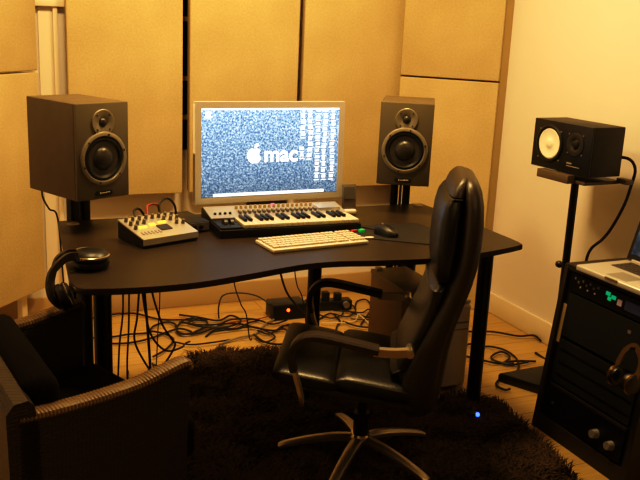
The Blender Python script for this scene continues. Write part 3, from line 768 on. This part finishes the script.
tag(MB().tube(smooth_path([(2.545, 2.86, 1.03), (2.60, 2.78, 1.04), (2.62, 2.745, 1.0), (2.615, 2.752, .92), (2.61, 2.77, .84), (2.60, 2.81, .74), (2.60, 2.86, .67), (2.60, 2.93, .60), (2.60, 2.95, .50), (2.62, 2.98, .2), (2.60, 3.05, .012), (2.58, 3.2, .007)]), .0065).build('speaker_cable', 'rubber'), 'thick black cable dropping from the sideways speaker to the floor', 'cable')

# ------------------------------------------------------------------ equipment rack
RK = thing('equipment_rack', 'black sloped wooden equipment rack at the right edge, laptop on top', 'rack', (2.09, 2.3, 0))
prof = [(0, 0), (.072, .66), (.078, .675), (.53, .675), (.53, 0)]
for y0, y1 in ((.245, .267), (-.255, -.233)):
    b = MB(); b.loft([[(x, y, z) for x, z in prof] for y in (y0, y1)]); b.build('side_panel', 'rack_wood', RK)
MB().bounds((.076, -.233, .655), (.53, .245, .675)).build('top_panel', 'rack_wood', RK)
MB().bounds((.51, -.233, .0), (.53, .245, .655)).build('back_panel', 'black_matte', RK)
b = MB(); b.loft([[(x, y, z) for x, z in ((.004, 0), (.012, .062), (.51, .062), (.51, 0))] for y in (-.233, .245)]); b.build('plinth', 'rack_wood', RK)
k_ = .072/.66
for y0, y1 in ((.222, .245), (-.233, -.210)):
    b = MB(); b.loft([[(x, y, z) for x, z in ((.062*k_+.014, .064), (.65*k_+.014, .65), (.65*k_+.022, .65), (.062*k_+.022, .064))] for y in (y0, y1)]); rl = b.build('rack_rail', 'black_metal', RK)
    if y0 > 0:
        b = MB(); b.loft([[(z*k_+dx, y, z) for z, dx in ((.365, .0125), (.52, .0125), (.52, .0142), (.365, .0142))] for y in (y0+.001, y1-.001)]); o = b.build('label_strip', 'tag', rl); o['label'] = 'yellowed paper strip'
MB().sphere((.06, .285, .665), .014, (1, 1.2, 1)).build('corner_knob', 'black_plastic', RK)
def face_pt(y, z, out=0): return (z*k_+.010-out, y, z)
def unit(z0, z1, label, name, m_, depth=.32, group='rack units'):
    t = thing(name, label, 'rack unit', (2.09, 2.3, 0), 0, group)
    b = MB(); b.loft([[(x, y, z) for x, z in ((z0*k_+.0225, z0), (z1*k_+.0225, z1), (z1*k_+depth, z1), (z0*k_+depth, z0))] for y in (-.205, .218)]); b.build('chassis', 'black_matte', t)
    b = MB(); b.loft([[(x, y, z) for x, z in ((z0*k_+.009, z0), (z1*k_+.009, z1), (z1*k_+.0135, z1), (z0*k_+.0135, z0))] for y in (-.206, .219)]); fpn = b.build('front_plate', m_, t)
    return t, fpn
dk = mat('unit_black', (.005, .005, .0055), .4, spec=.3)
u1, f1 = unit(.578, .648, 'topmost rack unit with green lights and small pale display', 'effects_unit', dk)
def dot(parent, y, z, sy, sz, m_, nm, out=.003):
    x = z*k_+.009
    MB().box((x-out/2, y, z), (out, sy, sz), Matrix.Rotation(-math.atan(k_), 3, 'Y')*1 if False else Matrix.Rotation(math.atan(k_), 3, 'Y')).build(nm, m_, parent)
for i, y in enumerate((.20, .18, .155, .135, .115, .095, .072)):
    dot(f1, y, .622 if i % 2 else .632, .008, .008, 'key_grey', 'button')
for i, y in enumerate((.165, .125, .085)): dot(f1, y, .606, .006, .006, ('tag', 'badge_text', 'pinkish')[i], 'button')
for y, z, sy in ((.018, .628, .022), (-.012, .622, .022), (.008, .612, .016)): dot(f1, y, z, sy, .014, 'led_green', 'green_light')
dot(f1, -.045, .613, .022, .022, 'pinkish', 'pale_display'); dot(f1, -.115, .614, .085, .034, 'lcd', 'dark_display')
dot(f1, -.17, .612, .010, .008, 'led_green', 'green_light')
u2, f2 = unit(.40, .570, 'tall plain black rack unit beneath the green-lit one', 'power_amplifier', 'black_matte')
dot(f2, -.12, .53, .016, .012, 'key_grey', 'badge')
u3, f3 = unit(.215, .385, 'plain black rack unit third from the top, above the thin shelf line', 'rack_computer', 'black_matte')
for z in (.250, .300, .350): dot(f3, 0, z, .40, .004, dk, 'vent_ridge')
u4, f4 = unit(.07, .190, 'lowest rack unit with two silver knobs', 'headphone_amplifier', dk)
b = MB(); b.loft([[(x, y, z) for x, z in ((.20*k_+.006, .193), (.20*k_+.006, .205), (.30, .205), (.30, .193))] for y in (-.205, .218)])
b.build('shelf_rail', 'rack_wood', RK)
for y, z in ((-.072, .122), (-.154, .115)):
    x = z*k_+.009
    MB().cyl((x, y, z), (x-.024, y, z+.003), .018, .015, 20).build('knob', 'alu', f4)
MB().cyl((.131*k_+.009, .182, .131), (.131*k_+.005, .182, .131), .006, n=12).build('screw', 'bolt', f4)

# laptop
LP = thing('laptop', 'open silver laptop standing on the equipment rack', 'laptop', (2.262, 2.285, .675), -PI/2+.03)
# local: x along the hinge, y towards the hinge side
b = MB(); b.box((0, 0, .013), (.37, .252, .022), None, .005, 3); ba = b.build('base', 'laptop_alu', LP)
MB().bounds((-.14, .0, .024), (.14, .105, .0252)).build('key_field', 'key_grey', ba)
kk = None
for r in range(5):
    for i in range(13):
        if kk is None: kk = MB().box((0, 0, .0262), (.0175, .0165, .002)).build('key', mat('laptop_key', (.09, .075, .06), .5), ba); o = kk
        else: o = kk.copy(); C.objects.link(o)
        o.location = (-.128+i*.0213, .012+r*.0205, 0)
MB().bounds((-.05, -.105, .0238), (.05, -.025, .0246)).build('touch_pad', 'silver_paint', ba)
MB().bounds((-.03, -.129, .016), (.03, -.124, .0235)).build('lid_catch', 'key_grey', ba)
th = math.radians(-16)
ld = MB().box((0, .004, .125), (.37, .008, .236), None, .004, 2).build('lid', mat('lid_dark', (.02, .02, .024), .3), LP, (0, .118, .024), (th, 0, 0))
MB().bounds((-.168, -.0012, .028), (.168, 0, .232)).build('screen', 'laptop_screen', ld)
MB().cyl((-.15, 0, .004), (.15, 0, .004), .007, n=14).build('hinge', 'alu', ld)
b = MB()
for i in range(26):
    x = .16-R.random()*.12; z = .045+R.random()*.17; b.bounds((x-.006, -.0022, z-.004), (x+.006, -.0012, z+.004))
b.build('screen_windows', mat('laptop_windows', (.1, .1, .15), .5, emit=((.45, .5, .75), .8)), ld)

# headphones hung on the rack front
HP = thing('headphones', 'gold-rimmed headphones hanging on the front of the equipment rack', 'headphones', (2.085, 2.085, .405), 0, 'headphones')
HP.scale = (.85, .85, .85)
hk = face_pt(2.3-2.3, .52)
def hcup(dy, dx, nm):
    mx = Matrix.Translation((.0+dx, dy, 0)) @ Matrix.Rotation(-PI/2, 4, 'X') @ Matrix.Rotation(.0, 4, 'Y')
    sgn = 1 if dy > 0 else -1
    mx = Matrix.Translation((dx, dy, 0)) @ Matrix.Rotation(-sgn*PI/2+.0, 4, 'X') @ Matrix.Rotation(.25, 4, 'Z')
    e = MB().lathe([(0, -.024), (.028, -.024), (.040, -.018), (.042, -.008), (.040, 0)], mx).build('ear_pad', 'leather', HP)
    s = MB().lathe([(.040, 0), (.042, .006), (.040, .014), (.028, .022), (0, .024)], mx).build('ear_cup', 'leather_brown', HP)
    MB().lathe([(.0415, -.001), (.0445, .002), (.0445, .009), (.0415, .011)], mx).build('trim_ring', 'gold', s)
hcup(.036, -.030, 'a'); hcup(-.050, -.030, 'b')
bp_ = smooth_path([(-.025, .046, .025), (-.008, .052, .06), (.006, .040, .105), (.013, .0, .135), (.006, -.045, .105), (-.008, -.062, .06), (-.025, -.060, .025)])
MB().sweep(bp_, [(.012, .003), (-.012, .003), (-.012, -.003), (.012, -.003)], up=(1, 0, 0)).build('head_band', mat('band_gold', (.12, .07, .03), .4, .3), HP)
MB().cyl((.045, -.002, .107), (-.010, -.002, .109), .005, n=12).build('hook', 'black_metal', RK, (-.005, 2.085-2.3, .405))

# ------------------------------------------------------------------ under the desk
BX = thing('wooden_cabinet', 'brown wooden box standing on the floor under the desk behind the chair', 'cabinet', (1.745, 3.075, 0), .0)
MB().bounds((-.085, -.145, .02), (.085, .145, .482), .003).build('carcass', 'cabinet_wood', BX)
MB().bounds((-.088, -.150, .482), (.088, .148, .50), .003).build('lid', 'cabinet_top', BX)
MB().bounds((-.075, -.13, 0), (.075, .13, .02)).build('base', 'black_matte', BX)
MB().box((-.06, .125, .506), (.026, .03, .012), None, .003).build('corner_block', 'ivory', BX)
TW = thing('computer_tower', 'silver aluminium computer tower on the floor by the right desk leg', 'computer', (1.921, 3.07, 0), 0)
MB().bounds((-.08, -.14, .03), (.08, .14, .40), .012, 3).build('case', 'g5', TW)
for s in (-1, 1):
    for z0 in (0, .40):
        MB().bounds((s*.062-.018, -.13, z0 if z0 else 0), (s*.062+.018, .13, z0+.03 if not z0 else z0+.018), .004).build('handle', 'g5', TW)
MB().bounds((-.07, -.1415, .32), (.07, -.14, .326)).build('drive_slot', 'key_grey', TW)
MB().bounds((-.07, -.1415, .29), (.07, -.14, .294)).build('drive_slot', 'key_grey', TW)
PS = thing('power_supply', 'black box with a glowing red lamp on the floor beneath the desk', 'power supply', (1.595, 4.03, 0), .0)
MB().bounds((-.095, -.03, 0), (.10, .09, .085), .006).build('case', 'black_plastic', PS)
MB().bounds((-.088, -.033, .008), (.092, -.03, .078)).build('front_plate', 'black_matte', PS)
MB().sphere((-.012, -.035, .056), .009, n=12).build('power_lamp', 'led_red', PS)
PB = thing('power_strip', 'black power strip with plugs right of the red-lamp box', 'power strip', (1.85, 4.10, 0), -.1)
MB().bounds((-.12, -.03, 0), (.14, .04, .055), .008).build('case', 'black_plastic', PB)
for x, h in ((-.07, .035), (-.01, .05), (.06, .04)):
    p_ = MB().box((x, 0, .055+h/2), (.04, .045, h), None, .008).build('plug', 'black_plastic', PB)
MB().cyl((.10, -.03, .035), (.10, -.05, .035), .018, n=16).build('socket', mat('socket_grey', (.20, .16, .12), .5), PB)

# ------------------------------------------------------------------ cables
def zlift(pts, r, k):
    out = []
    for i, p_ in enumerate(pts):
        out.append((p_[0], p_[1], r+.002+k*.0015+.007*abs(math.sin(i*1.7+k))))
    return out
FL = [
 ([(.582, 4.284), (.721, 4.295), (.77, 4.31), (.839, 4.276), (.942, 4.163), (1.059, 4.117), (1.168, 4.077)], 'rubber', .005, 'black cable nearest the wall, running from the left desk legs'),
 ([(.548, 3.991), (.667, 3.982), (.745, 3.985), (.839, 3.995), (.881, 4.06), (.962, 4.122), (.995, 4.055), (.984, 3.974), (1.024, 3.908), (1.141, 3.984), (1.242, 3.926)], 'rubber', .005, 'black cable snaking right from behind the left desk leg'),
 ([(.991, 4.042), (.984, 3.933), (1.045, 3.915), (1.149, 4.01), (1.138, 4.115), (1.057, 4.109), (.989, 4.014), (.989, 3.918), (1.084, 3.917), (1.222, 3.989)], 'rubber', .005, 'coiled black cable lying on the floor left of the red-lamp box'),
 ([(.835, 3.977), (.864, 3.982), (.919, 3.939), (.933, 3.843), (.874, 3.747), (.794, 3.664)], 'rubber', .005, 'black cable curving on the floor towards the wicker armchair'),
 ([(.932, 3.817), (.996, 3.765), (1.096, 3.756), (1.196, 3.777)], 'rubber', .004, 'thin black cable lying along the far edge of the rug'),
 ([(1.138, 3.752), (1.235, 3.788), (1.348, 3.835), (1.433, 3.937), (1.509, 4.003)], 'grey_cable', .005, 'grey cable leading up to the red-lamp box'),
 ([(1.212, 4.001), (1.308, 3.987), (1.369, 3.898), (1.452, 3.846), (1.517, 3.884), (1.615, 3.869)], 'rubber', .005, 'black cable passing in front of the red-lamp box'),
 ([(1.498, 3.861), (1.555, 3.901), (1.623, 3.838), (1.588, 3.778), (1.52, 3.784), (1.493, 3.848), (1.407, 3.804), (1.365, 3.857)], 'rubber', .0045, 'looped black cable on the floor left of the middle desk leg'),
 ([(1.335, 3.798), (1.346, 3.689), (1.421, 3.654), (1.514, 3.718), (1.587, 3.724)], 'rubber', .005, 'black cable dipping forward to the rug edge'),
 ([(1.142, 3.896), (1.243, 3.907), (1.36, 3.901), (1.416, 3.801), (1.407, 3.723), (1.342, 3.704), (1.326, 3.801)], 'rubber', .0045, 'black cable curled at its right end beside the grey one'),
 ([(1.727, 3.935), (1.83, 3.998), (1.836, 3.889), (1.79, 3.819), (1.755, 3.76)], 'rubber', .0045, 'black cable coiled in front of the power strip, nearest the middle desk leg'),
 ([(1.99, 4.03), (2.06, 4.15), (2.12, 4.15), (2.09, 4.02), (2.038, 3.95), (1.918, 3.805)], 'rubber', .0045, 'black cable curling at the right of the power strip'),
 ([(1.86, 4.029), (1.941, 4.0), (1.998, 3.96), (2.06, 4.0), (2.04, 3.9), (1.981, 3.847), (1.90, 3.893)], 'rubber', .004, 'thin black cable tangled between power strip and wooden box'),
 ([(1.723, 3.877), (1.803, 3.839), (1.91, 3.86), (1.965, 3.93), (1.96, 3.78)], 'ivory', .0035, 'thin pale cable tangled in front of the power strip'),
 ([(2.358, 3.561), (2.413, 3.529), (2.525, 3.486), (2.623, 3.405), (2.70, 3.379), (2.70, 3.318)], 'rubber', .005, 'black cable stretching along the foot of the right wall'),
 ([(2.267, 3.376), (2.32, 3.383), (2.348, 3.352), (2.402, 3.321), (2.448, 3.264), (2.431, 3.145), (2.35, 3.03), (2.22, 2.975), (2.16, 2.92), (2.17, 2.87), (2.195, 2.865)], 'rubber', .005, 'black cable bending round to the foot of the tall speaker stand'),
 ([(2.203, 3.255), (2.23, 3.233), (2.281, 3.151), (2.327, 3.134), (2.403, 3.124), (2.51, 3.105)], 'rubber', .005, 'black cable lying straight behind the foot of the tall speaker stand'),
 ([(2.381, 3.10), (2.346, 3.114), (2.311, 3.168), (2.336, 3.215), (2.412, 3.247), (2.412, 3.178), (2.344, 3.131), (2.313, 3.154), (2.36, 3.10), (2.46, 3.095)], 'rubber', .005, 'black cable forming an oval loop right of the front desk leg'),
 ([(1.05, 4.20), (1.13, 4.12), (1.22, 4.06), (1.30, 4.10), (1.33, 4.02), (1.25, 3.95), (1.14, 3.97), (1.06, 4.05), (1.12, 4.10)], 'rubber', .005, 'black coil of cable midway between left desk legs and red-lamp box'),
 ([(1.02, 4.08), (1.10, 4.02), (1.20, 3.99), (1.29, 4.05), (1.40, 4.01), (1.47, 3.93), (1.56, 3.95)], 'rubber', .0045, 'wavy black cable ending below the red-lamp box'),
 ([(1.10, 3.87), (1.18, 3.94), (1.28, 3.93), (1.36, 3.98), (1.43, 4.01)], 'rubber', .005, 'short black cable rising to the lower left of the red-lamp box'),
 ([(.60, 3.90), (.72, 3.88), (.83, 3.90), (.92, 3.97), (1.0, 3.99), (1.05, 3.95)], 'rubber', .005, 'black cable running parallel below the snaking one behind the left leg'),
 ([(1.75, 4.02), (1.80, 3.93), (1.88, 3.96), (1.93, 4.05), (2.0, 4.10), (1.98, 4.0), (1.90, 3.93), (1.84, 3.98)], 'rubber', .004, 'thin black cable tangled closest in front of the power strip'),
 ([(1.97, 4.16), (1.93, 4.02), (1.99, 3.9), (2.05, 3.82), (1.97, 3.74), (1.88, 3.77), (1.84, 3.86)], 'rubber', .0045, 'black cable curving round from the power strip towards the wooden box'),
]
for k, (pts, m_, r, lab) in enumerate(FL):
    tag(MB().tube(smooth_path(zlift(pts, r, k % 5), 7), r, 7).build('floor_cable', m_), lab, 'cable', 'cables on the floor')
# the knot under the socket beside the stand foot
HG = [
 ([(.624, 3.39, .73), (.624, 3.45, .474), (.621, 3.45, .318), (.605, 3.45, .177), (.596, 3.45, .02), (.60, 3.5, .007)], .004, 'leftmost of the black cables hanging below the desk'),
 ([(.65, 3.39, .73), (.65, 3.45, .472), (.645, 3.45, .257), (.637, 3.45, .11), (.64, 3.47, .01), (.66, 3.56, .007)], .004, 'second from left of the black cables hanging below the desk'),
 ([(.69, 3.39, .73), (.693, 3.45, .469), (.681, 3.45, .296), (.668, 3.45, .196), (.703, 3.45, .102), (.76, 3.46, .01), (.80, 3.5, .008)], .0045, 'black cable bowing left as it hangs below the desk'),
 ([(.694, 3.40, .73), (.70, 3.455, .469), (.725, 3.46, .266), (.756, 3.46, .177), (.813, 3.47, .119), (.888, 3.52, .106), (.95, 3.68, .06), (.98, 3.72, .05)], .0045, 'black cable hanging below the desk and sweeping right to the rug'),
 ([(.71, 3.41, .73), (.713, 3.465, .467), (.728, 3.465, .232), (.736, 3.465, .098), (.74, 3.47, .01), (.75, 3.55, .007)], .006, 'thickest black cable hanging straight below the desk'),
 ([(.73, 3.40, .73), (.735, 3.45, .466), (.781, 3.45, .269), (.83, 3.45, .178), (.842, 3.45, .142), (.80, 3.5, .04), (.78, 3.6, .008)], .0045, 'black cable hanging below the desk, slanting right then tucking back'),
 ([(.78, 3.40, .73), (.78, 3.45, .445), (.775, 3.45, .303), (.771, 3.46, .218), (.77, 3.5, .02), (.78, 3.62, .007)], .0025, 'thin dark cable rightmost of the group hanging below the desk'),
 ([(1.19, 3.41, .73), (1.195, 3.6, .50), (1.202, 3.75, .333), (1.237, 3.75, .207), (1.267, 3.75, .147), (1.29, 3.76, .02), (1.31, 3.78, .008)], .003, 'thin brown-black cable hanging alone below the middle of the desk'),
 ([(1.42, 3.41, .73), (1.425, 3.6, .50), (1.432, 3.75, .391), (1.468, 3.75, .254), (1.53, 3.75, .166), (1.583, 3.75, .111), (1.63, 3.77, .02), (1.66, 3.80, .008)], .0055, 'black cable hanging in front of the red-lamp box, sweeping right'),
 ([(1.50, 3.41, .73), (1.51, 3.6, .50), (1.514, 3.75, .385), (1.526, 3.75, .278), (1.559, 3.75, .202), (1.59, 3.76, .04), (1.60, 3.82, .008)], .003, 'thin black cable hanging nearest the middle desk leg'),
]
for pts, r, lab in HG:
    tag(MB().tube(smooth_path(pts, 7), r, 7).build('hanging_cable', 'rubber'), lab, 'cable', 'cables hanging from the desk')
tag(MB().tube(smooth_path([(.345, 3.43, .95), (.318, 3.42, .89), (.312, 3.40, .842), (.335, 3.40, .79), (.366, 3.405, .75), (.38, 3.41, .5), (.39, 3.42, .2), (.40, 3.6, .008)]), .0035).build('speaker_lead', 'rubber'), 'thin cable dropping from the back of the left loudspeaker', 'cable')
tag(MB().tube(smooth_path([(1.235, 4.10, .008), (1.24, 4.12, .07), (1.27, 4.14, .12), (1.35, 4.13, .13), (1.44, 4.10, .115), (1.498, 4.05, .08)]), .004).build('arching_cable', 'rubber'), 'black cable arching up from the floor into the red-lamp box', 'cable')
tag(MB().tube(smooth_path([(1.22, 4.02, .006), (1.33, 4.03, .008), (1.44, 4.03, .012), (1.497, 4.04, .02)]), .003).build('red_cable', 'red_cable'), 'thin red cable running to the foot of the red-lamp box', 'cable')

# ------------------------------------------------------------------ light
def area(name, loc, target, size, energy, col, sy=None):
    l = bpy.data.lights.new(name, 'AREA'); l.energy = energy; l.color = col; l.size = size
    if sy: l.shape = 'RECTANGLE'; l.size_y = sy
    o = bpy.data.objects.new(name, l); C.objects.link(o); o.location = loc
    o.rotation_euler = (Vector(target)-Vector(loc)).to_track_quat('-Z', 'Y').to_euler(); return o
WARM = (1., .67, .29)
area('ceiling_and_fill_light', (1.50, 2.95, 2.55), (1.6, 3.2, 0), .35, 42, WARM)
area('ceiling_and_fill_light', (.50, 3.0, 2.55), (.5, 3.3, 0), .35, 28, WARM)
area('ceiling_and_fill_light', (1.2, .6, 2.55), (1.2, 1.4, 0), .5, 8, WARM)  # added fill from the camera side, not a lamp of the room
wd = bpy.data.worlds.new('World'); bpy.context.scene.world = wd; wd.use_nodes = True
wd.node_tree.nodes['Background'].inputs[0].default_value = (1, .62, .28, 1); wd.node_tree.nodes['Background'].inputs[1].default_value = .05

# ------------------------------------------------------------------ camera
cd = bpy.data.cameras.new('Camera'); co = bpy.data.objects.new('Camera', cd); C.objects.link(co)
cd.sensor_fit = 'HORIZONTAL'; cd.sensor_width = 36; cd.lens = 860/640*36
cd.clip_start = .05
yw, pt, rl = map(math.radians, (23.614596, 14.425217, 2.565049))
fwd = V(math.sin(yw)*math.cos(pt), math.cos(yw)*math.cos(pt), -math.sin(pt))
rt = V(math.cos(yw), -math.sin(yw), 0); upv = rt.cross(fwd)
r2 = rt*math.cos(rl)+upv*math.sin(rl); u2 = -rt*math.sin(rl)+upv*math.cos(rl)
m = Matrix((r2, u2, -fwd)).transposed().to_4x4(); m.translation = V(0, 0, 1.55)
co.matrix_world = m
bpy.context.scene.camera = co
vs_ = bpy.context.scene.view_settings
vs_.view_transform = 'Standard'; vs_.look = 'None'; vs_.exposure = 0; vs_.gamma = 1
vs_.use_curve_mapping = True
cv = vs_.curve_mapping.curves[3]
for px_, py_ in ((.06, .028), (.25, .205), (.6, .64)): cv.points.new(px_, py_)
vs_.curve_mapping.update()
